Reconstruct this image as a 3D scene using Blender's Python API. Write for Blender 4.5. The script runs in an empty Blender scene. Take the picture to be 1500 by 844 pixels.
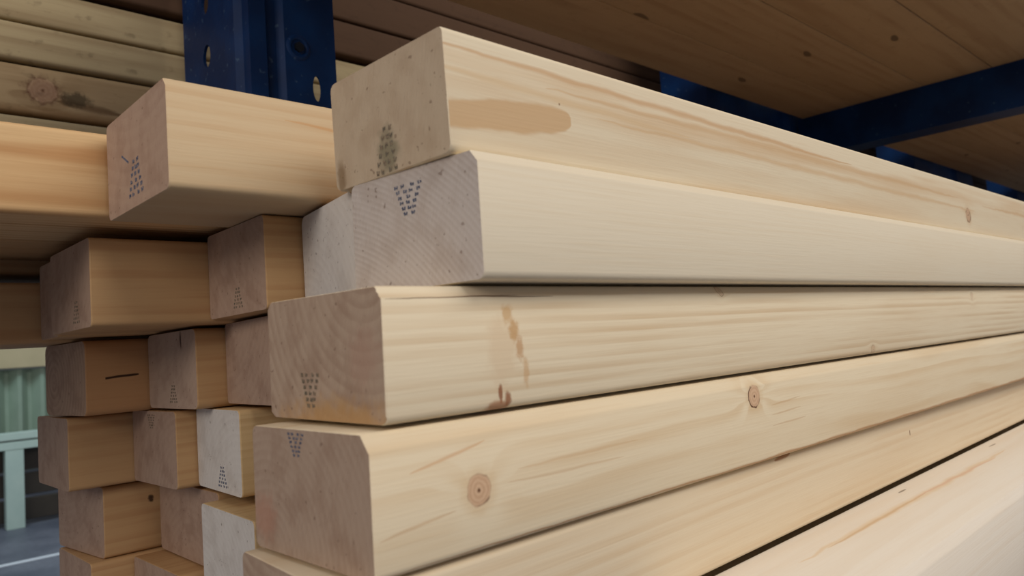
import bpy, bmesh, math, random
from mathutils import Vector, Matrix
random.seed(7)
S = bpy.context.scene
C = S.collection

# ------------------------------------------------------------------ camera
cam_d = bpy.data.cameras.new('camera')
cam_d.sensor_width = 36.0
cam_d.lens = 1120.2294 / 1500 * 36.0
cam_d.clip_start = 0.01
cam_d.dof.use_dof = True
cam_d.dof.focus_distance = 0.42
cam_d.dof.aperture_fstop = 16
cam = bpy.data.objects.new('camera', cam_d)
C.objects.link(cam)
Rv = Vector((0.72247298, -0.6878401, -0.07006277))
Uv = Vector((-3.43998478e-04, -1.01692358e-01, 9.94815835e-01))
Fv = Vector((0.69139907, 0.71870346, 0.0737066))
cam.matrix_world = Matrix(((Rv.x, Uv.x, -Fv.x, 0), (Rv.y, Uv.y, -Fv.y, 0), (Rv.z, Uv.z, -Fv.z, 0), (0, 0, 0, 1)))
S.camera = cam

# ------------------------------------------------------------------ world, lamps, exposure
W = bpy.data.worlds.new('world'); S.world = W; W.use_nodes = True
bg = W.node_tree.nodes['Background']
bg.inputs['Color'].default_value = (0.86, 0.88, 1.0, 1)
bg.inputs['Strength'].default_value = 0.30
def area(name, loc, aim, size, sizey, power, col):
    d = bpy.data.lights.new(name, 'AREA'); d.shape = 'RECTANGLE'; d.size = size; d.size_y = sizey
    d.energy = power; d.color = col
    o = bpy.data.objects.new(name, d); C.objects.link(o); o.location = loc
    o.rotation_euler = (Vector(aim) - Vector(loc)).to_track_quat('-Z', 'Y').to_euler()
    return o
area('aisle_light', (0.75, -1.45, 1.62), (0.45, 0.2, 0.0), 2.8, 1.0, 47, (1.0, 0.93, 0.84))
area('end_light', (-1.7, -0.5, 0.85), (0.2, 0.45, 0.1), 1.4, 0.8, 17, (1.0, 0.90, 0.82))
area('far_aisle_light', (0.5, 3.2, 1.6), (0.8, 4.0, -0.6), 1.8, 0.6, 30, (0.72, 0.9, 1.0))
S.view_settings.view_transform = 'Standard'
S.view_settings.look = 'None'
S.view_settings.gamma = 1
S.view_settings.use_curve_mapping = False
S.view_settings.exposure = -0.18

# ------------------------------------------------------------------ helpers
def lin(r, g, b):
    f = lambda c: (c / 255 / 12.92) if c / 255 <= 0.04045 else ((c / 255 + 0.055) / 1.055) ** 2.4
    return (f(r), f(g), f(b), 1)

def link(name, me, mats, parent=None):
    o = bpy.data.objects.new(name, me); C.objects.link(o)
    for m in (mats if isinstance(mats, (list, tuple)) else [mats]):
        me.materials.append(m.m if isinstance(m, G) else m)
    if parent: o.parent = parent
    return o
def from_bm(name, bm, mats, parent=None):
    me = bpy.data.meshes.new(name); bm.normal_update(); bm.to_mesh(me); bm.free()
    return link(name, me, mats, parent)
def tag(o, label, cat, group=None):
    o['label'] = label; o['category'] = cat
    if group: o['group'] = group
    return o
def box(bm, x0, x1, y0, y1, z0, z1, bev=0.0):
    r = bmesh.ops.create_cube(bm, size=1)
    for v in r['verts']:
        v.co = Vector((x0 + (v.co.x + .5) * (x1 - x0), y0 + (v.co.y + .5) * (y1 - y0), z0 + (v.co.z + .5) * (z1 - z0)))
    if bev:
        es = list({e for v in r['verts'] for e in v.link_edges})
        bmesh.ops.bevel(bm, geom=es, offset=bev, segments=3, profile=0.5, affect='EDGES')

class G:
    """small node graph writer"""
    def __init__(s, name):
        s.m = bpy.data.materials.new(name); s.m.use_nodes = True
        s.t = s.m.node_tree; s.N = s.t.nodes; s.L = s.t.links
        s.b = s.N['Principled BSDF']
    def put(s, inp, v):
        if hasattr(v, 'is_output') or isinstance(v, bpy.types.NodeSocket): s.L.new(v, inp)
        else: inp.default_value = v
    def m_(s, op, a, b=0.0, c=0.0, clamp=False):
        n = s.N.new('ShaderNodeMath'); n.operation = op; n.use_clamp = clamp
        s.put(n.inputs[0], a); s.put(n.inputs[1], b); s.put(n.inputs[2], c)
        return n.outputs[0]
    def add(s, a, b): return s.m_('ADD', a, b)
    def sub(s, a, b): return s.m_('SUBTRACT', a, b)
    def mul(s, a, b): return s.m_('MULTIPLY', a, b)
    def xyz(s, x, y, z):
        n = s.N.new('ShaderNodeCombineXYZ'); s.put(n.inputs[0], x); s.put(n.inputs[1], y); s.put(n.inputs[2], z)
        return n.outputs[0]
    def sep(s, v):
        n = s.N.new('ShaderNodeSeparateXYZ'); s.L.new(v, n.inputs[0]); return n.outputs
    def noise(s, vec, scale=1.0, detail=2.0, rough=0.5):
        n = s.N.new('ShaderNodeTexNoise'); s.put(n.inputs['Vector'], vec)
        n.inputs['Scale'].default_value = scale; n.inputs['Detail'].default_value = detail
        n.inputs['Roughness'].default_value = rough
        return n.outputs[0]
    def ramp(s, x, a, b, lo=0.0, hi=1.0):
        n = s.N.new('ShaderNodeMapRange'); n.interpolation_type = 'SMOOTHSTEP'
        s.put(n.inputs[0], x); s.put(n.inputs[1], a); s.put(n.inputs[2], b); s.put(n.inputs[3], lo); s.put(n.inputs[4], hi)
        return n.outputs[0]
    def mix(s, fac, a, b):
        n = s.N.new('ShaderNodeMix'); n.data_type = 'RGBA'
        s.put(n.inputs[0], fac); s.put(n.inputs[6], a); s.put(n.inputs[7], b)
        return n.outputs[2]
    def bump(s, h, dist, strength=1.0):
        n = s.N.new('ShaderNodeBump'); s.put(n.inputs['Height'], h)
        n.inputs['Distance'].default_value = dist; n.inputs['Strength'].default_value = strength
        s.L.new(n.outputs[0], s.b.inputs['Normal'])
    def coords(s):
        n = s.N.new('ShaderNodeTexCoord'); return n

def wood(name, light, dark, end, end_dark, axis='z', period=0.0032, pith=(0.03, 0.09), contrast=0.45, seed=0.0,
         wob=0.004, knots=(), streaks=(), endc=0.5, rnd=False, speck=0.0, sharp=0.55, rough=0.62, end_stains=(), blobs=(), spots=0.0):
    """growth rings run round a pith line along local x: bands on the sides, arcs on the ends"""
    g = G(name); tc = g.coords()
    x, y, z = g.sep(tc.outputs['Object'])
    if rnd:
        oi = g.N.new('ShaderNodeObjectInfo'); sd = g.mul(oi.outputs['Random'], 37.0)
    else: sd = seed
    # slow meander of the pith along the length
    nx = g.noise(g.xyz(g.mul(x, 2.2), sd, 0.3), 1.0, 2)
    ny = g.noise(g.xyz(g.mul(x, 1.7), sd, 7.3), 1.0, 2)
    dy = g.mul(g.sub(nx, 0.5), wob * 5); dz = g.mul(g.sub(ny, 0.5), wob * 5)
    if rnd:
        py = g.add(g.mul(g.m_('SINE', g.mul(sd, 9.1)), 0.05), pith[0]); pz = g.add(g.mul(g.m_('SINE', g.mul(sd, 5.3)), 0.05), pith[1])
    else: py, pz = pith
    yy = g.sub(g.add(y, dy), py); zz = g.sub(g.add(z, dz), pz)
    r = g.m_('SQRT', g.add(g.mul(yy, yy), g.mul(zz, zz)))
    r = g.add(r, g.mul(g.sub(g.noise(g.xyz(g.mul(x, 7), g.mul(y, 55), g.mul(z, 55)), 1.0, 2), 0.5), wob * 0.55))
    kn = []
    for (kx, kz, kr, ks) in knots:
        ax = g.sub(x, kx); az = g.sub(z, kz)
        d = g.m_('SQRT', g.add(g.mul(ax, ax), g.mul(az, az)))
        d = g.add(d, g.mul(g.sub(g.noise(tc.outputs['Object'], 260, 2), 0.5), kr * 0.35))
        q = g.m_('DIVIDE', d, kr * 2.3)
        e = g.m_('POWER', 2.718, g.mul(g.mul(q, q), -1.0))
        sgn = g.ramp(az, -kr * 0.6, kr * 0.6, -1.0, 1.0)
        r = g.add(r, g.mul(g.mul(e, sgn), kr * 0.9))
        kn.append((d, kr, ks))
    ph = g.m_('FRACT', g.add(g.m_('DIVIDE', r, period), sd))
    band = g.mul(g.ramp(ph, 0.15, 0.15 + sharp, 0, 1), g.ramp(ph, 0.86, 1.0, 1.0, 0.0))
    amp = g.noise(g.xyz(g.mul(x, 5), g.mul(y, 60), g.mul(z, 90)), 1.0, 2)
    amp = g.ramp(amp, 0.36, 0.68, 0.0, 1.0)
    fib = g.noise(g.xyz(g.mul(x, 28), g.mul(y, 900), g.mul(z, 900)), 1.0, 3)
    blot = g.noise(g.xyz(g.mul(x, 4), g.mul(y, 26), g.mul(z, 26)), 1.0, 3)
    side = g.mix(g.mul(g.mul(band, amp), contrast), light, dark)
    side = g.mix(g.ramp(blot, 0.48, 0.75, 0.0, 0.35), side, tuple(0.45 * a + 0.55 * b for a, b in zip(light, dark)))
    side = g.mix(g.ramp(fib, 0.45, 0.75, 0.0, 0.16), side, dark)
    for (x0, x1, za, zb, hw, col, k, soft) in streaks:
        # an elongated mark from (x0,za) to (x1,zb), half width hw
        zc = g.add(g.mul(g.sub(x, x0), (zb - za) / (x1 - x0)), za)
        wz = g.add(zc, g.mul(g.sub(g.noise(g.xyz(g.mul(x, 40), g.mul(z, 120), seed), 1.0, 3), 0.5), hw * 0.9 + 0.0010))
        dzz = g.m_('ABSOLUTE', g.sub(y if axis == 'y' else z, wz))
        tp = g.m_('DIVIDE', g.sub(x, x0), x1 - x0, clamp=True)
        prof_ = g.m_('POWER', g.m_('SINE', g.mul(tp, math.pi), clamp=True), 0.6) if k < 0.84 else g.m_('POWER', g.sub(1.0, g.m_('POWER', tp, 9.0)), 0.5)
        mk = g.ramp(g.m_('DIVIDE', dzz, g.add(g.mul(prof_, hw), 0.00005)), 1 - soft, 1.0, 1.0, 0.0)
        ln = abs(x1 - x0); a_, b_ = min(x0, x1), max(x0, x1)
        if axis == 'z': mk = g.mul(mk, g.ramp(x, a_, a_ + 0.0004, 0, 1))
        mk = g.mul(mk, g.ramp(x, b_ - 0.0006, b_, 1, 0))
        if axis == 'y': mk = g.mul(mk, g.ramp(x, a_, a_ + 0.0006, 0, 1))
        side = g.mix(g.mul(mk, k), side, col)
    for (bx, bz, rx, rz, col, k) in blobs:
        a = g.m_('DIVIDE', g.sub(x, bx), rx); b = g.m_('DIVIDE', g.sub(z, bz), rz)
        d = g.m_('SQRT', g.add(g.mul(a, a), g.mul(b, b)))
        d = g.add(d, g.mul(g.sub(g.noise(tc.outputs['Object'], 330 if rx < 0.006 else 160, 4, 0.65), 0.5), 1.5))
        side = g.mix(g.mul(g.ramp(d, 0.45, 1.15, 1, 0), k), side, col)
    if spots:
        sn = g.noise(g.xyz(g.mul(x, 14), g.mul(y, 30), g.mul(z, 30)), 1.0, 1)
        side = g.mix(g.ramp(sn, 0.735, 0.77, 0, spots), side, tuple(0.25 * c for c in dark[:3]) + (1,))
    for d, kr, ks in kn:
        ring = g.m_('SINE', g.mul(d, 6.283 / (kr * 0.33)))
        kc = g.mix(g.ramp(ring, -1, 1, 0.1, 0.55), lin(208, 176, 144), lin(184, 146, 114))
        kc = g.mix(g.ramp(d, kr * 0.05, kr * 0.2, 1, 0), kc, lin(90, 55, 32))
        side = g.mix(g.mul(g.ramp(d, kr * 1.0, kr * 1.9, 1, 0), 0.35 * ks), side, dark)
        side = g.mix(g.mul(g.ramp(d, kr * 0.94, kr * 1.04, 1, 0), ks), side, kc)
        edge = g.mul(g.ramp(d, kr * 0.84, kr * 0.95, 0, 1), g.ramp(d, kr * 0.98, kr * 1.1, 1, 0))
        part = g.ramp(g.noise(g.xyz(g.mul(x, 130), 3.3, g.mul(z, 130)), 1, 1), 0.4, 0.55, 0.1, 1)
        side = g.mix(g.mul(g.mul(edge, part), ks), side, lin(84, 44, 20))
    # end grain
    eb = g.mix(g.mul(g.mul(band, g.ramp(amp, 0.0, 1.0, 0.5, 1.0)), endc), end, end_dark)
    es = g.noise(tc.outputs['Object'], 75, 4, 0.6)
    eb = g.mix(g.ramp(es, 0.42, 0.7, 0.0, 0.45), eb, end_dark)
    saw = g.noise(g.xyz(x, g.mul(g.add(y, g.mul(z, 0.35)), 1500), g.mul(z, 130)), 1.0, 2)
    eb = g.mix(g.ramp(saw, 0.5, 0.75, 0.0, 0.18), eb, end_dark)
    pit = g.noise(tc.outputs['Object'], 420, 1)
    eb = g.mix(g.ramp(pit, 0.70, 0.76, 0.0, 0.5), eb, lin(100, 70, 52))
    for (sy, sz, ry, rz, col, k) in end_stains:
        a = g.m_('DIVIDE', g.sub(y, sy), ry); b = g.m_('DIVIDE', g.sub(z, sz), rz)
        d = g.m_('SQRT', g.add(g.mul(a, a), g.mul(b, b)))
        d = g.add(d, g.mul(g.sub(g.noise(tc.outputs['Object'], 210, 3), 0.5), 1.1))
        eb = g.mix(g.mul(g.ramp(d, 0.3, 1.1, 1, 0), k), eb, col)
    nrm = g.sep(tc.outputs['Normal'])
    fe = g.ramp(g.m_('ABSOLUTE', nrm[0]), 0.7, 0.8, 0, 1)
    col = g.mix(fe, side, eb)
    if speck:
        sp = g.noise(g.xyz(g.mul(x, 60), g.mul(y, 90), g.mul(z, 90)), 1, 3)
        col = g.mix(g.ramp(sp, 0.58, 0.72, 0, speck), col, tuple(0.35 * c for c in dark[:3]) + (1,))
    g.L.new(col, g.b.inputs['Base Color'])
    g.b.inputs['Roughness'].default_value = rough
    g.b.inputs['Specular IOR Level'].default_value = 0.25
    hh = g.add(g.mul(fib, 0.4), g.mul(g.mul(fe, saw), 1.2))
    g.bump(hh, 0.00035, 0.7)
    return g.m

def timber(name, X, Y, zt, w, h=0.045, L=2.4, yaw=0.0, cut=0.0, roll=0.0, r=0.0032, mat=None, label='', cat='timber', group=None, rtf=None, flat=False, rough_edge=0.0, tilt=0.0):
    """squared timber; local origin = lower front corner of the near end, x runs along its length.
    r corner radius, rtf = radius of the top front arris"""
    bm = bmesh.new()
    rs = [r, r, r, r if rtf is None else rtf]           # bottom front, bottom back, top back, top front
    prof = []
    cs = [(0, 0, 1, 1, math.pi), (w, 0, -1, 1, 1.5 * math.pi), (w, h, -1, -1, 0.0), (0, h, 1, -1, 0.5 * math.pi)]
    for (cy, cz, sy, sz, a0), rr in zip(cs, rs):
        for k in range(6):
            a = a0 + k / 5 * math.pi / 2
            if flat and (cy, cz) == (0, h):
                t_ = k / 5; prof.append((rr * t_ , h - rr * (1 - t_)) if False else (rr * (1 - t_) * 0.8, h - rr * t_))
                continue
            prof.append((cy + sy * rr + rr * math.cos(a), cz + sz * rr + rr * math.sin(a)))
    xs = [0.0, 0.0006] + [L * (i / 10.0) for i in range(1, 11)]
    rings = []
    rng = random.Random(hash_(name + label))
    for i, xv in enumerate(xs):
        ring = []
        for (py, pz) in prof:
            sh = -math.tan(cut) * py - math.tan(tilt) * pz
            j = (rng.random() - 0.5) * rough_edge if i == 0 else 0
            ins = 0.0002 if i == 0 else 0.0
            yy = py + (ins if py < w / 2 else -ins); zz = pz + (ins if pz < h / 2 else -ins)
            ring.append(bm.verts.new((xv + (sh if i < 2 else 0) + j, yy, zz)))
        rings.append(ring)
    n = len(prof)
    for a, b in zip(rings[:-1], rings[1:]):
        for k in range(n):
            f = bm.faces.new((a[k], a[(k + 1) % n], b[(k + 1) % n], b[k])); f.smooth = True
    f0 = bm.faces.new(rings[0][::-1]); f1 = bm.faces.new(rings[-1])
    bmesh.ops.recalc_face_normals(bm, faces=bm.faces[:])
    for e in list(f0.edges) + list(f1.edges): e.smooth = False
    for e in bm.edges:
        if all(v in rings[1] for v in e.verts): e.smooth = False
    o = from_bm(name, bm, mat)
    o.rotation_euler = (roll, 0, yaw)
    rot = o.rotation_euler.to_matrix()
    top = Vector((X, Y, zt)); o.location = top - rot @ Vector((0, 0, h))
    tag(o, label, cat, group)
    return o
def hash_(s):
    v = 5381
    for c in s: v = (v * 33 + ord(c)) & 0xffffffff
    return v

ink = G('stamp_ink')
_tc = ink.coords(); _n = ink.noise(_tc.outputs['Object'], 900, 2)
ink.L.new(ink.mix(ink.ramp(_n, 0.3, 0.7, 0, 1), lin(62, 76, 104), lin(128, 128, 136)), ink.b.inputs['Base Color'])
ink.b.inputs['Roughness'].default_value = 0.9
ink2 = G('faded_stamp_ink')
_tc = ink2.coords(); _n = ink2.noise(_tc.outputs['Object'], 700, 2)
ink2.L.new(ink2.mix(ink2.ramp(_n, 0.3, 0.7, 0, 1), lin(112, 106, 90), lin(150, 130, 106)), ink2.b.inputs['Base Color'])
ink2.b.inputs['Roughness'].default_value = 0.9

W_ROWS = [(-.46, -.22, .16, .44), (-.40, -.12, .10, .38), (-.33, 0.0, .31), (-.27, -.03, .22), (-.2, .02, .19), (-.14, .14)]
def stamp(beam, cy, cz, w, h, up=False, mat=ink, cut=0.0, tilt=0.0, tick=None, skew=0.0, seed=1):
    """printed mark of short letter-like dashes, on the end face; local y grows to the left as seen from outside"""
    bm = bmesh.new(); rng = random.Random(seed); n = len(W_ROWS)
    def dash(yc, zc, dw, dh, ang):
        pts = []
        for (a, b) in ((-1, -1), (1, -1), (1, 1), (-1, 1)):
            u = a * dw / 2; v = b * dh / 2
            yy = yc + u * math.cos(ang) - v * math.sin(ang); zz = zc + u * math.sin(ang) + v * math.cos(ang)
            pts.append((yy, zz))
        lo = [bm.verts.new((-math.tan(cut) * p[0] - math.tan(tilt) * p[1] + 0.00002, p[0], p[1])) for p in pts]
        hi = [bm.verts.new((-math.tan(cut) * p[0] - math.tan(tilt) * p[1] - 0.00012, p[0], p[1])) for p in pts]
        bm.faces.new(hi); bm.faces.new(lo[::-1])
        for k in range(4): bm.faces.new((lo[k], lo[(k + 1) % 4], hi[(k + 1) % 4], hi[k]))
    for i, row in enumerate(W_ROWS):
        v = (i + 0.5) / n
        for c in row:
            zc = cz + (0.5 - v) * h if not up else cz - (0.5 - v) * h
            yc = cy - c * w + skew * (zc - cz)
            # every dash is two or three little strokes, like a small letter
            sw = w * 0.05; sh_ = h / n * 0.62
            dash(yc + w * .045 + rng.uniform(-.0001, .0001), zc, sw, sh_, rng.uniform(-.5, .3))
            dash(yc - w * .035, zc + rng.uniform(-.3, .3) * sh_ * .5, sw, sh_ * rng.uniform(.6, 1), rng.uniform(-.2, .6))
            if rng.random() < .75: dash(yc, zc + sh_ * rng.choice((-.3, .0, .3)), w * .12, sh_ * .3, rng.uniform(-.2, .2))
    if tick:
        dash(tick[0], tick[1], tick[2], tick[3], tick[4])
    bmesh.ops.recalc_face_normals(bm, faces=bm.faces[:])
    o = from_bm('ink_stamp', bm, mat, beam)
    return o

# ------------------------------------------------------------------ setting
def structure(name, bm, mat):
    o = from_bm(name, bm, mat); o['kind'] = 'structure'; return o
gf = G('concrete_floor'); tc = gf.coords()
n1 = gf.noise(tc.outputs['Object'], 3.0, 5); n2 = gf.noise(tc.outputs['Object'], 60, 3)
c1 = gf.mix(gf.ramp(n1, 0.35, 0.65, 0, 1), lin(92, 96, 108), lin(124, 126, 136))
gf.L.new(gf.mix(gf.ramp(n2, 0.4, 0.7, 0, 0.4), c1, lin(84, 82, 88)), gf.b.inputs['Base Color']); gf.b.inputs['Roughness'].default_value = 0.5
FZ = -0.7
bm = bmesh.new(); box(bm, -4, 8, -4, 7, FZ - 0.1, FZ); structure('floor', bm, gf.m)
gw = G('painted_wall'); tc = gw.coords()
n1 = gw.noise(tc.outputs['Object'], 2.0, 4)
gw.L.new(gw.mix(n1, lin(96, 100, 96), lin(128, 130, 122)), gw.b.inputs['Base Color']); gw.b.inputs['Roughness'].default_value = 0.85
bm = bmesh.new(); box(bm, -4, 8, 6.9, 7.1, FZ, 3.0); structure('wall_back', bm, gw.m)

gl = G('white_line_paint'); tc = gl.coords()
gl.L.new(gl.mix(gl.noise(tc.outputs['Object'], 40, 3), lin(225, 228, 232), lin(245, 246, 248)), gl.b.inputs['Base Color'])
bm = bmesh.new(); box(bm, -1.2, 2.2, 3.50, 3.535, FZ, FZ + 0.002)
o = structure('trim_1', bm, gl.m)

# ------------------------------------------------------------------ wood finishes
LT = lin(232, 212, 176); DK = lin(206, 166, 120)
EN = lin(196, 172, 148); ED = lin(166, 136, 110)
KX = lambda beamX, x: x - beamX
mA = wood('pine_wide_bands', lin(228, 213, 184), lin(208, 174, 132), lin(200, 180, 152), lin(180, 156, 128), period=0.0135, pith=(0.045, 0.012), contrast=0.62, seed=3.1, wob=0.0026,
          knots=[(0.578, 0.0165, 0.0062, 1.0)], sharp=0.6, endc=0.25,
          streaks=[(0.0, 0.0640, 0.0140, 0.0205, 0.0066, lin(204, 168, 124), 0.85, 0.35),
                   (-0.02, 0.34, 0.0385, 0.0335, 0.0024, lin(200, 158, 112), 0.7, 0.9), (0.05, 0.56, 0.0320, 0.0300, 0.0030, lin(206, 170, 126), 0.6, 0.9), (0.08, 0.60, 0.0240, 0.0215, 0.0030, lin(210, 176, 132), 0.6, 0.9), (0.62, 1.6, 0.028, 0.030, 0.004, lin(206, 168, 122), 0.6, 0.9),
                   (-0.02, 0.15, 0.0310, 0.0255, 0.0028, lin(214, 184, 142), 0.6, 0.9),
                   (0.0570, 0.0582, 0.0265, 0.0265, 0.0006, lin(120, 80, 50), 0.9, 0.5)],
          end_stains=[(0.036, 0.0085, 0.0085, 0.0110, lin(128, 122, 96), 0.8), (0.0685, 0.005, 0.0035, 0.009, lin(128, 100, 66), 0.7)])
mB = wood('spruce_pale_plain', lin(224, 212, 188), lin(214, 194, 162), lin(204, 194, 184), lin(178, 162, 148), period=0.0022, pith=(0.10, -0.07), contrast=0.22, seed=5.4, wob=0.0020, endc=0.42)
mC = wood('spruce_knotty_lines', lin(228, 213, 184), lin(200, 170, 130), lin(190, 166, 142), lin(156, 126, 104), period=0.0046, pith=(0.010, 0.056), contrast=0.58, seed=1.7, wob=0.0018, endc=0.36, sharp=0.6,
          knots=[(0.1972, 0.0412, 0.0026, 0.45), (0.5886, 0.036, 0.003, 0.3), (0.3746, 0.0028, 0.003, 0.45)],
          streaks=[                   (0.001, 0.060, 0.0392, 0.0402, 0.00028, lin(96, 62, 36), 0.8, 0.6),
                   (0.030, 0.078, 0.0398, 0.0396, 0.00022, lin(96, 62, 36), 0.8, 0.6)],
          blobs=[(0.0500, 0.0200, 0.0080, 0.0150, lin(218, 196, 164), 0.75), (0.0530, 0.0335, 0.0030, 0.0040, lin(196, 156, 104), 0.7), (0.0560, 0.0275, 0.0026, 0.0050, lin(190, 146, 92), 0.75),
                 (0.0585, 0.0210, 0.0022, 0.0050, lin(184, 136, 88), 0.65), (0.0610, 0.0120, 0.0018, 0.0060, lin(200, 160, 114), 0.6), (0.0480, 0.0055, 0.0012, 0.0036, lin(140, 80, 44), 0.85),
                 (0.0512, 0.0030, 0.0018, 0.0034, lin(146, 88, 50), 0.85), (0.0470, 0.0010, 0.0060, 0.0022, lin(160, 100, 58), 0.75)],
          end_stains=[(0.03, 0.0, 0.045, 0.010, lin(190, 146, 88), 0.7), (0.012, 0.022, 0.012, 0.012, lin(176, 132, 112), 0.35)])
mD = wood('spruce_round_knots', lin(226, 210, 180), lin(204, 172, 128), lin(184, 160, 138), lin(154, 124, 102), period=0.0034, pith=(0.066, 0.0), contrast=0.42, seed=8.2, wob=0.0024, endc=0.22,
          knots=[(0.0420, 0.0203, 0.0054, 1.0), (0.2260, 0.0335, 0.0056, 1.0)],
          streaks=[(0.014, 0.046, 0.030, 0.0365, 0.0011, lin(204, 160, 116), 0.6, 0.9), (0.002, 0.032, 0.0120, 0.0155, 0.0009, lin(196, 160, 118), 0.5, 0.9),
                   (0.06, 0.13, 0.0245, 0.0250, 0.0009, lin(196, 160, 118), 0.4, 0.9), (0.055, 0.12, 0.0205, 0.0195, 0.0009, lin(196, 160, 118), 0.4, 0.9),
                   (0.242, 0.275, 0.0275, 0.029, 0.0007, lin(194, 158, 116), 0.5, 0.9), (0.242, 0.275, 0.0225, 0.0235, 0.0007, lin(194, 158, 116), 0.5, 0.9), (0.242, 0.28, 0.017, 0.0175, 0.0007, lin(194, 158, 116), 0.5, 0.9),
                   (0.0, 2.3, 0.0012, 0.0012, 0.0022, lin(186, 134, 88), 0.7, 0.9)],
          end_stains=[(0.07, 0.012, 0.012, 0.010, lin(186, 130, 104), 0.5)])
mE = wood('spruce_plain_low', lin(224, 207, 178), lin(206, 176, 136), lin(190, 166, 142), lin(160, 130, 108), period=0.0050, pith=(0.05, 0.11), contrast=0.4, seed=9.9, wob=0.002,
          streaks=[(0.4605, 0.4625, 0.029, 0.029, 0.0022, lin(120, 84, 56), 0.9, 0.6), (0.262, 0.282, 0.0405, 0.0418, 0.0015, lin(160, 104, 60), 0.8, 0.8)])
mP = wood('spruce_pale_resin', lin(232, 222, 206), lin(222, 202, 176), EN, ED, axis='y', period=0.0052, pith=(0.035, 0.10), contrast=0.25, seed=2.3, wob=0.003,
          streaks=[(0.09, 0.46, 0.045, 0.044, 0.0050, lin(222, 196, 160), 0.7, 0.9), (0.12, 0.27, 0.0435, 0.0450, 0.0020, lin(206, 170, 126), 0.6, 0.9), (0.25, 0.42, 0.0460, 0.0420, 0.0022, lin(218, 178, 150), 0.6, 0.9),
                   (0.262, 0.276, 0.0590, 0.0590, 0.0014, lin(120, 104, 88), 0.8, 0.8), (0.47, 0.49, 0.0590, 0.0590, 0.0012, lin(130, 112, 96), 0.8, 0.8)])
# yellower, warmer timber of the stack behind, one finish per look
mF = wood('pine_warm_plain', lin(208, 184, 148), lin(188, 146, 100), lin(186, 158, 136), lin(158, 126, 106), period=0.0060, pith=(0.03, 0.13), contrast=0.35, seed=4.4, wob=0.003, endc=0.2,
          streaks=[(0.05, 0.11, 0.035, 0.031, 0.0012, lin(196, 142, 84), 0.5, 0.8), (0.075, 0.14, 0.008, 0.016, 0.010, lin(206, 146, 84), 0.6, 0.9)])
mZ = wood('pine_warm_striped', lin(226, 190, 140), lin(190, 138, 86), lin(186, 158, 136), lin(158, 126, 106), period=0.0062, pith=(0.10, 0.02), contrast=0.85, seed=6.6, wob=0.001, sharp=0.6)
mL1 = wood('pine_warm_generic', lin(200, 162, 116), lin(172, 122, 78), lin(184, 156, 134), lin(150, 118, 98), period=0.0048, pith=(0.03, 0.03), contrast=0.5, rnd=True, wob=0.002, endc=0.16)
mL3 = wood('pine_checked_end', lin(200, 162, 116), lin(172, 122, 78), lin(190, 164, 142), lin(160, 130, 110), period=0.0048, pith=(0.07, 0.08), contrast=0.5, seed=5.5, wob=0.002, endc=0.16, end_stains=[(0.0215, 0.0395, 0.0014, 0.0060, lin(50, 32, 22), 0.9)])
mS = wood('pine_nicked', lin(200, 162, 116), lin(172, 122, 78), lin(184, 156, 134), lin(150, 118, 98), period=0.0048, pith=(0.07, 0.08), contrast=0.5, seed=6.5, wob=0.002, endc=0.16, blobs=[(0.0290, 0.0330, 0.0022, 0.0026, lin(52, 32, 20), 0.9)])
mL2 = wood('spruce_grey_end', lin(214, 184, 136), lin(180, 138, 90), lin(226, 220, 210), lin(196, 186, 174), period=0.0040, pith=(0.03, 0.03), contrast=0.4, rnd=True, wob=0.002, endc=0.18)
mM = wood('pine_cracked', lin(196, 150, 104), lin(170, 116, 72), lin(180, 150, 124), lin(146, 114, 92), period=0.0048, pith=(0.06, 0.02), contrast=0.4, seed=7.7, wob=0.002,
          streaks=[(0.0105, 0.0300, 0.0215, 0.0225, 0.0009, lin(48, 26, 14), 0.95, 0.6)])
mRear = wood('weathered_board', lin(172, 156, 122), lin(128, 106, 76), lin(150, 124, 94), lin(110, 84, 60), period=0.010, pith=(0.05, 0.02), contrast=0.5, rnd=True, wob=0.003, speck=0.35, rough=0.85)
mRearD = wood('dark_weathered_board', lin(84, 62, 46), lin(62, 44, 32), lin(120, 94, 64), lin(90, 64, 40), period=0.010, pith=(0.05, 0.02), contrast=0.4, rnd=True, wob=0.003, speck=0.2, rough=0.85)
mRearK = wood('weathered_board_knot', lin(166, 144, 110), lin(122, 96, 66), lin(150, 124, 94), lin(110, 84, 60), period=0.012, pith=(0.05, 0.02), contrast=0.5, seed=3.3, wob=0.003, speck=0.35, rough=0.85,
               knots=[(0.679, 0.0245, 0.0120, 0.35)], blobs=[(0.679, 0.0245, 0.017, 0.0150, lin(92, 58, 48), 0.85), (0.707, 0.020, 0.014, 0.009, lin(62, 52, 36), 0.8)], streaks=[(0.69, 0.75, 0.016, 0.012, 0.006, lin(84, 58, 34), 0.7, 0.8), (0.0, 2.0, 0.002, 0.002, 0.010, lin(110, 76, 40), 0.6, 0.9)])  # last, full-length streak paints the shadow band along the lower rounded edge
mCeil = wood('deck_board_underside', lin(192, 164, 128), lin(162, 130, 96), lin(150, 124, 94), lin(110, 84, 60), period=0.016, pith=(0.06, 0.05), contrast=0.45, rnd=True, wob=0.004, speck=0.12, rough=0.75,
             spots=0.7)

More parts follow.
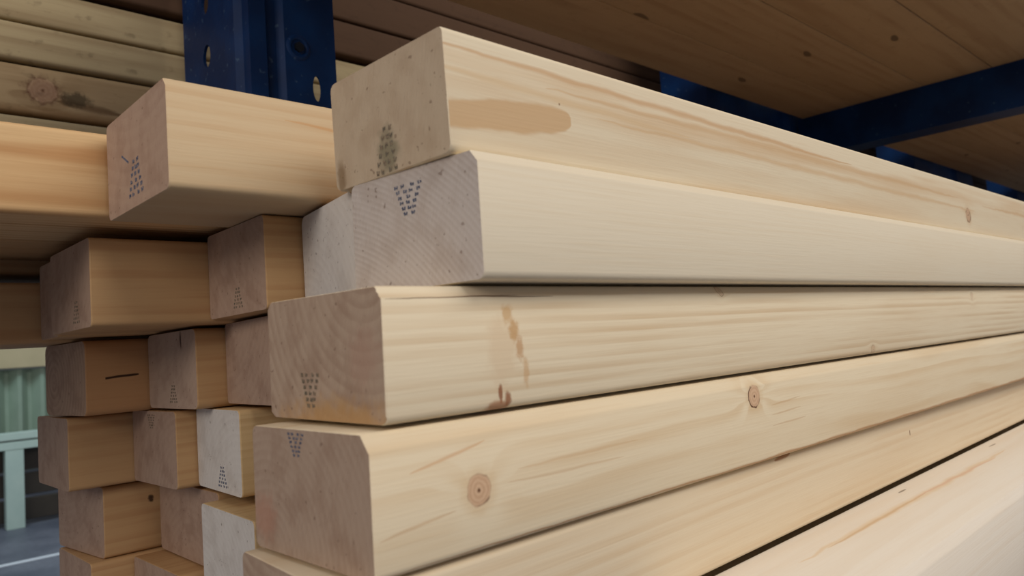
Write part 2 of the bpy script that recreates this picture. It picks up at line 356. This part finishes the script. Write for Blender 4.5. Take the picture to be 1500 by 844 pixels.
gb = G('navy_rack_paint'); tc = gb.coords()
n1 = gb.noise(tc.outputs['Object'], 18, 4); n2 = gb.noise(tc.outputs['Object'], 140, 3)
cc = gb.mix(gb.ramp(n1, 0.35, 0.7, 0, 1), lin(3, 38, 82), lin(6, 52, 104))
gb.L.new(gb.mix(gb.ramp(n2, 0.66, 0.74, 0, 0.6), cc, lin(70, 96, 124)), gb.b.inputs['Base Color'])
gb.b.inputs['Roughness'].default_value = 0.5; gb.b.inputs['Specular IOR Level'].default_value = 0.25
gb.bump(n2, 0.0003, 0.5)
mBlue = gb.m
gs = G('bolt_steel'); tc = gs.coords()
gs.L.new(gs.mix(gs.noise(tc.outputs['Object'], 120, 3), lin(20, 30, 44), lin(44, 52, 62)), gs.b.inputs['Base Color']); gs.b.inputs['Metallic'].default_value = 0.6; gs.b.inputs['Roughness'].default_value = 0.5

# ------------------------------------------------------------------ front stack
GF = 'pale planed timbers of the front stack'
A = timber('timber', 0.1666, 0.1986, 0.1125, 0.0728, yaw=-0.0006, cut=0.019, roll=-0.0044, mat=mA, r=0.0032, rtf=0.0022, tilt=0.012,
           label='topmost timber of the front stack, tan banded grain, smudged end stamp', group=None)
stamp(A, 0.0365, 0.0095, 0.013, 0.019, up=True, mat=ink2, cut=0.019, tilt=0.012, skew=-0.1, seed=3)
B = timber('timber', 0.1702, 0.1893, 0.0672, 0.0715, yaw=0.0004, cut=0.067, roll=0.0065, mat=mB, r=0.003, rtf=0.0042, flat=True, h=0.0447,
           label='pale plain timber of the front stack with a crisp blue W-shaped stamp')
stamp(B, 0.0365, 0.0335, 0.0150, 0.0125, up=False, mat=ink, cut=0.067, skew=0.0, seed=5)
Cc = timber('timber', 0.1348, 0.1990, 0.0213, 0.0777, h=0.0436, yaw=-0.004, cut=-0.0058, roll=0.016, mat=mC, r=0.0028, rtf=0.0040, flat=True, rough_edge=0.0007, tilt=0.0,
            label='middle timber of the front stack, curved growth rings and a split top edge')
stamp(Cc, 0.0470, 0.0105, 0.0125, 0.0130, up=False, mat=ink2, cut=-0.0058, seed=8)
D = timber('timber', 0.1265, 0.1975, -0.0240, 0.0773, h=0.0438, yaw=-0.0012, cut=0.0048, roll=0.014, mat=mD, r=0.0028, rtf=0.0056, flat=True,
           label='fourth timber down the front stack with two round brown knots on its side')
stamp(D, 0.0445, 0.0385, 0.0105, 0.0085, up=False, mat=ink, cut=0.0048, seed=9)
E_ = timber('timber', 0.1160, 0.2000, -0.0690, 0.080, h=0.0420, yaw=0.012, cut=-0.0954, roll=0.008, mat=mE, r=0.003,
            label='fifth timber down the front stack, directly below the one with round knots')
Pb = timber('timber', 0.2600, 0.1350, -0.1128, 0.0700, h=0.053, yaw=0.010, mat=mP, r=0.0035, rtf=0.0050, flat=True,
            label='lowest palest timber at lower right, its wide top face showing pinkish resin streaks')
timber('timber', 0.30, 0.2160, -0.1270, 0.076, h=0.037, yaw=0.010, mat=mE, r=0.003, label='timber hardly seen, down in the dark gap behind the lowest palest timber')

# ------------------------------------------------------------------ timbers of the stack behind
F_ = timber('timber', 0.1096, 0.3024, 0.1152, 0.0777, cut=-0.0072, roll=-0.008, mat=mF, r=0.003, rtf=0.0034, flat=True,
            label='warm tan timber sticking out in front of the blue post, top of the rear stack')
stamp(F_, 0.0385, 0.0130, 0.0175, 0.0170, up=True, mat=ink, cut=-0.0072, tick=(0.0520, 0.0235, 0.0100, 0.0009, 0.5), seed=12)
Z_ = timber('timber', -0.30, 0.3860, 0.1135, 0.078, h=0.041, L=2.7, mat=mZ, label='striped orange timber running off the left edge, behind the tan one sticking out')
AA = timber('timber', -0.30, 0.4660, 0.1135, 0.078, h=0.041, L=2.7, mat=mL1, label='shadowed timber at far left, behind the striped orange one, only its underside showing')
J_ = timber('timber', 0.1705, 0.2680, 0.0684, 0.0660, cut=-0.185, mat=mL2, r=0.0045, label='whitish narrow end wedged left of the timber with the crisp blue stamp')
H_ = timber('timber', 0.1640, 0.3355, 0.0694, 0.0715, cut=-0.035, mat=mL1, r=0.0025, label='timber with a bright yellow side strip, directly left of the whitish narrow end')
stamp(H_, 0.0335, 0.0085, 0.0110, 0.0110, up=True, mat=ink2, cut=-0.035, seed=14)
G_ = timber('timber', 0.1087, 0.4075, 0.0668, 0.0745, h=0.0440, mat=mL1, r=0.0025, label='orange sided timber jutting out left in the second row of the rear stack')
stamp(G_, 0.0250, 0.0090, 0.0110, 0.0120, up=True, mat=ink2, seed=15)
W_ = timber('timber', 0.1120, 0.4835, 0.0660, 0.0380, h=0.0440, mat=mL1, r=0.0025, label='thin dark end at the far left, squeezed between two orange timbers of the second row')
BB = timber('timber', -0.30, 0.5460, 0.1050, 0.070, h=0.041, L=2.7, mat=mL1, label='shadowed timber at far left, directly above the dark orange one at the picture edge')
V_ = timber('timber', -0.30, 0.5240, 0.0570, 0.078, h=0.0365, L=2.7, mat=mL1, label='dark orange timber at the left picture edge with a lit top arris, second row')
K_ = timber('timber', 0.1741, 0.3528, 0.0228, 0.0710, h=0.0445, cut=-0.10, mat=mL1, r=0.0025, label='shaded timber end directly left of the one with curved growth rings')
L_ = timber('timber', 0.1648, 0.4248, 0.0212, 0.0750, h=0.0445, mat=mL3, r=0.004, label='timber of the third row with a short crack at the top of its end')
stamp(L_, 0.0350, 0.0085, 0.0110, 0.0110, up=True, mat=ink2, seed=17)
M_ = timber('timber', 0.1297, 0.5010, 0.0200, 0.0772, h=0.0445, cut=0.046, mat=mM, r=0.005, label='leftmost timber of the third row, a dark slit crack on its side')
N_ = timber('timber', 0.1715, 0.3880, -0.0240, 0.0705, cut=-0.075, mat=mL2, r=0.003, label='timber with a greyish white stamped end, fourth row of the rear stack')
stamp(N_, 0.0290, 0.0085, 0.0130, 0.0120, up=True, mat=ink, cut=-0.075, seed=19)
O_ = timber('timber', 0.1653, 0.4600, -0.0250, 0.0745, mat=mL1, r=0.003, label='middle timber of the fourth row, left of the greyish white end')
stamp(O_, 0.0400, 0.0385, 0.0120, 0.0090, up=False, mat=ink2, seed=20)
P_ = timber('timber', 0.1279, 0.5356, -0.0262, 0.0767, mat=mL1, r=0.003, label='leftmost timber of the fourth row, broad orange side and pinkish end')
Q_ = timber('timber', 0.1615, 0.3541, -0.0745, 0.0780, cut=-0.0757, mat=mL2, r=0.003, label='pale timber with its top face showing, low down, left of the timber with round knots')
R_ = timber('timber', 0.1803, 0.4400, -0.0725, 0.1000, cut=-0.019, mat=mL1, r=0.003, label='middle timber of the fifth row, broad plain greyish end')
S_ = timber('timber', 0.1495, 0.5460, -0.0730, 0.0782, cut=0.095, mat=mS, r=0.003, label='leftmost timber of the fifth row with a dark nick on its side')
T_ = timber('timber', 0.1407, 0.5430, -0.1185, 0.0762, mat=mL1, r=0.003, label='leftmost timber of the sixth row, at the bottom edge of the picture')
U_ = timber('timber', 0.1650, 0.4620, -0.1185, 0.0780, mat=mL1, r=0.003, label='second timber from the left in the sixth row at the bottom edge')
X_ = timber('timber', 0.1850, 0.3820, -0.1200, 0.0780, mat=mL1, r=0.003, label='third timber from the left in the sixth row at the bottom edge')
for o in (F_, Z_, AA, J_, H_, G_, W_, V_, K_, L_, M_, N_, O_, P_, Q_, R_, S_, T_, U_, X_): pass

# ------------------------------------------------------------------ rack: columns and arms
def steel_column(X0, Wd, label, holes=True):
    Y0, dp, z0, z1, t = 0.63, 0.085, FZ, 1.2, 0.003
    # ribbed C profile seen from the aisle (plan view), extruded upwards
    if holes:
        w = Wd; dp = 0.150
        pl = [(0, dp), (0, .046), (-.005, .040), (-.005, .020), (0, .013), (0, 0), (.016, 0), (.021, .007), (.029, .007), (.034, 0), (w, 0), (w, .010)]
    else:
        w = Wd
        pl = [(0, dp), (0, 0), (w * .3, 0), (w * .33, .008), (w * .67, .008), (w * .7, 0), (w, 0), (w, dp)]
    bm = bmesh.new()
    inner = []
    for i, (px, py) in enumerate(pl):
        a = Vector(pl[max(i - 1, 0)]); b = Vector(pl[i]); c = Vector(pl[min(i + 1, len(pl) - 1)])
        d1 = (b - a).normalized() if i else (c - b).normalized(); d2 = (c - b).normalized() if i < len(pl) - 1 else d1
        nrm = Vector((-(d1.y + d2.y), d1.x + d2.x)).normalized()
        inner.append((px + nrm.x * t, py + nrm.y * t))
    loop = pl + inner[::-1]
    lo = [bm.verts.new((X0 + a, Y0 + b, z0)) for a, b in loop]
    hi = [bm.verts.new((X0 + a, Y0 + b, z1)) for a, b in loop]
    n = len(loop); k = len(pl)
    for i in range(n): bm.faces.new((lo[i], lo[(i + 1) % n], hi[(i + 1) % n], hi[i]))
    for i in range(k - 1):
        bm.faces.new((lo[i], lo[i + 1], lo[n - 2 - i], lo[n - 1 - i])); bm.faces.new((hi[i], hi[i + 1], hi[n - 2 - i], hi[n - 1 - i]))
    bmesh.ops.recalc_face_normals(bm, faces=bm.faces[:])
    root = bpy.data.objects.new('rack_column', None); C.objects.link(root); root.location = (X0 + Wd / 2, Y0, FZ)
    tag(root, label, 'rack column')
    web = from_bm('column_profile', bm, mBlue)
    if holes:
        cb = bmesh.new()
        for i in range(-6, 12):
            m = bmesh.ops.create_cone(cb, cap_ends=True, segments=20, radius1=1, radius2=1, depth=0.03)
            for v in m['verts']: v.co = Vector((X0 + v.co.z, 0.7236 + v.co.x * 0.0085, 0.303 + i * 0.0540 + v.co.y * 0.0115))
            if i % 2: continue
            m = bmesh.ops.create_cone(cb, cap_ends=True, segments=20, radius1=1, radius2=1, depth=0.03)
            for v in m['verts']: v.co = Vector((X0 + 0.0657 + v.co.x * 0.0044, Y0 + v.co.z, 0.2549 + i * 0.0540 + v.co.y * 0.0125))
        bmesh.ops.recalc_face_normals(cb, faces=cb.faces[:])
        cut = from_bm('cutter', cb, mBlue)
        md = web.modifiers.new('b', 'BOOLEAN'); md.object = cut; md.operation = 'DIFFERENCE'; md.solver = 'EXACT'
        bpy.context.view_layer.update()
        me = bpy.data.meshes.new_from_object(web.evaluated_get(bpy.context.evaluated_depsgraph_get()))
        web.modifiers.clear(); web.data = me
        bpy.data.objects.remove(cut)
    web.parent = root; web.matrix_parent_inverse = Matrix.Translation(-root.location)
    # base plate
    bm = bmesh.new(); box(bm, X0 - .03, X0 + Wd + .03, Y0 - .05, Y0 + dp + .05, FZ, FZ + 0.01, 0.002)
    bp = from_bm('base_plate', bm, mBlue, root); bp.matrix_parent_inverse = Matrix.Translation(-root.location)
    if holes:
        # pressed dimple ring with a bolt in it
        bm = bmesh.new(); cx, cz = X0 + 0.0478, 0.2910
        seg = 28; prof = [(.0125, -.0002), (.0105, -.0016), (.0085, -.0018), (.0070, -.0002), (.0060, .0026)]
        rg = [[bm.verts.new((cx + rr * math.cos(6.2832 * i / seg), Y0 + yy, cz + rr * math.sin(6.2832 * i / seg))) for i in range(seg)] for rr, yy in prof]
        for a, b in zip(rg[:-1], rg[1:]):
            for i in range(seg):
                f = bm.faces.new((a[i], a[(i + 1) % seg], b[(i + 1) % seg], b[i])); f.smooth = True
        bm.faces.new(rg[-1])
        bmesh.ops.recalc_face_normals(bm, faces=bm.faces[:])
        o = from_bm('pressed_dimple', bm, mBlue, root); o.matrix_parent_inverse = Matrix.Translation(-root.location)
        bm = bmesh.new()
        m = bmesh.ops.create_cone(bm, cap_ends=True, segments=6, radius1=.0050, radius2=.0046, depth=.004)
        for v in m['verts']: v.co = Vector((cx + v.co.x, Y0 - .0010 + v.co.z, cz + v.co.y))
        bmesh.ops.recalc_face_normals(bm, faces=bm.faces[:])
        o = from_bm('bolt', bm, gs.m, root); o.matrix_parent_inverse = Matrix.Translation(-root.location)
    return root
steel_column(0.303, 0.0872, 'dark blue slotted steel column rising behind the tan timber at upper left')
c2 = steel_column(1.066, 0.40, 'dark blue steel column at upper right where the cross arm meets the back', holes=False)
c3 = steel_column(1.985, 0.46, 'dark blue steel column seen below the cross arm, between it and the right edge', holes=False)
c4 = steel_column(2.93, 0.40, 'furthest dark blue steel column, at the right picture edge above the top timber', holes=False)

def arm(X0, z1, label, h=0.0714, fw=0.055, ye=-0.62):
    bm = bmesh.new(); t = 0.005
    box(bm, X0, X0 + t, ye, 0.628, z1 - h, z1)                       # web
    box(bm, X0 + t, X0 + fw, ye, 0.628, z1 - h, z1 - h + t)         # lower flange
    box(bm, X0 + t, X0 + fw, ye, 0.628, z1 - t, z1)                 # upper flange
    root = bpy.data.objects.new('cross_arm', None); C.objects.link(root); root.location = (X0, 0.628, z1 - h)
    tag(root, label, 'rack arm')
    o = from_bm('channel', bm, mBlue, root); o.matrix_parent_inverse = Matrix.Translation(-root.location)
    bm = bmesh.new(); box(bm, X0 - .004, X0 + fw + .004, ye - .006, ye, z1 - h - .002, z1 + .012, .001)
    o = from_bm('end_stop', bm, mBlue, root); o.matrix_parent_inverse = Matrix.Translation(-root.location)
    return root
arm(1.372, 0.3795, 'dark blue cross arm carrying the boards overhead, its lower edge catching light, upper right')

# boards lying on the arms overhead, seen from below
GC = 'boards overhead seen from below'
ys = [0.62]
yb = 0.62
widths = [0.098, 0.112, 0.100, 0.120, 0.095]
desc = ['rearmost board overhead, nearest the blue columns', 'second board overhead from the blue columns, dark reddish', 'third board overhead counted from the blue columns',
        'fourth board overhead counted from the blue columns', 'fifth board overhead counted from the blue columns', 'sixth board overhead counted from the blue columns',
        'seventh board overhead counted from the columns, at top right corner', 'outermost board overhead on the aisle side']
for w_, d_ in zip(widths, desc):
    ya = yb - w_
    timber('deck_board', 0.18 + random.uniform(-.05, .05), ya, 0.380 + 0.032 + 0.0 , w_ - 0.0012, h=0.032, L=6.0, mat=mCeil, r=0.0012, label='brown ' + d_, cat='board')
    yb = ya

# weathered boards stacked behind the columns
rows = [(0.1780, 0.2205), (0.2235, 0.2665), (0.2685, 0.3015), (0.3035, 0.3355), (0.3390, 0.3790), (0.3815, 0.4250), (0.4275, 0.4700), (0.4725, 0.5150), (0.5175, 0.5600)]
rl = ['lowest weathered board, a thin strip directly above the striped orange timber',
      'weathered grey brown board with a big reddish knot, behind the blue column',
      'weathered board directly above the one with the big reddish knot',
      'pale weathered board at upper left, directly below the dark one in the corner',
      'dark weathered board crossing the top left corner behind the blue column',
      'dark weathered board behind the blue column, at the height of the overhead boards',
      'third dark weathered board from the top, mostly out of the picture',
      'second dark weathered board from the top, mostly out of the picture',
      'topmost dark weathered board of the stack behind the blue column']
for i, ((a, b), l_) in enumerate(zip(rows, rl)):
    a, b = a * 1.096, b * 1.096
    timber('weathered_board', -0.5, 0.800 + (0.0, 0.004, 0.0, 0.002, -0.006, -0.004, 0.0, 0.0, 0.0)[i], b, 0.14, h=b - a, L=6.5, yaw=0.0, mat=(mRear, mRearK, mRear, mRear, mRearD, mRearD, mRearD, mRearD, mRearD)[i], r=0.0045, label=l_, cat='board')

# ------------------------------------------------------------------ far side of the next aisle, seen past the left of the stack
gp = G('pale_green_paint'); tc = gp.coords()
gp.L.new(gp.mix(gp.noise(tc.outputs['Object'], 12, 3), lin(176, 200, 188), lin(206, 222, 208)), gp.b.inputs['Base Color']); gp.b.inputs['Roughness'].default_value = 0.6
gp2 = G('corrugated_sheet_paint'); tc = gp2.coords()
gp2.L.new(gp2.mix(gp2.noise(tc.outputs['Object'], 6, 3), lin(120, 140, 120), lin(168, 184, 164)), gp2.b.inputs['Base Color']); gp2.b.inputs['Roughness'].default_value = 0.6
gt = G('beige_trim_paint'); tc = gt.coords()
gt.L.new(gt.mix(gt.noise(tc.outputs['Object'], 12, 3), lin(176, 160, 124), lin(196, 178, 140)), gt.b.inputs['Base Color'])
YR = 4.3
root = bpy.data.objects.new('low_frame_rack', None); C.objects.link(root); root.location = (0.9, YR, FZ)
tag(root, 'pale green low metal frame with corrugated panel, far off past the left of the stacks', 'rack')
def part(name, mat, *bx, bev=0.002):
    bm = bmesh.new()
    for b in bx: box(bm, *b, bev)
    o = from_bm(name, bm, mat, root); o.matrix_parent_inverse = Matrix.Translation(-root.location); return o
part('top_rail', gp.m, (-0.3, 2.2, YR, YR + .05, -.285, -.250))
part('lower_rail', gp.m, (-0.3, 2.2, YR, YR + .05, -.330, -.294))
for lx in (-0.25, 0.765, 1.80): part('leg', gp.m, (lx, lx + .075, YR + .002, YR + .05, FZ, -.330))
part('header_board', gt.m, (-0.3, 2.2, YR + .2, YR + .23, .058, .16))
bm = bmesh.new(); n = 150; prev = None
for i in range(n + 1):
    xx = -0.3 + 2.5 * i / n; yy = YR + .26 + 0.022 * (1 if (i % 6) in (1, 2) else (-1 if (i % 6) in (4, 5) else 0))
    a = bm.verts.new((xx, yy, -.30)); b = bm.verts.new((xx, yy, .05)); c_ = bm.verts.new((xx, yy + .004, -.30)); d_ = bm.verts.new((xx, yy + .004, .05))
    if prev:
        bm.faces.new((prev[0], a, b, prev[1])); bm.faces.new((prev[2], prev[3], d_, c_)); bm.faces.new((prev[1], b, d_, prev[3])); bm.faces.new((prev[0], prev[2], c_, a))
    prev = (a, b, c_, d_)
o = from_bm('corrugated_panel', bm, gp2.m, root); o.matrix_parent_inverse = Matrix.Translation(-root.location)
part('post', gp.m, (-0.28, -0.24, YR + .27, YR + .31, FZ, .10))
part('post', gp.m, (1.9, 1.94, YR + .29, YR + .33, FZ, .10))
gd = G('dark_crate'); tc = gd.coords()
gd.L.new(gd.mix(gd.noise(tc.outputs['Object'], 9, 3), lin(44, 40, 36), lin(76, 66, 54)), gd.b.inputs['Base Color'])
bm = bmesh.new()
for k in range(3): box(bm, 0.2, 1.7, YR + .09, YR + .115, FZ + .02 + k * .12, FZ + .125 + k * .12, .004)
box(bm, .25, .30, YR + .115, YR + .2, FZ, FZ + .36); box(bm, 1.6, 1.65, YR + .115, YR + .2, FZ, FZ + .36)
tag(from_bm('slatted_crate', bm, gd.m), 'dark slatted crate standing behind the pale green frame in the far background', 'crate')
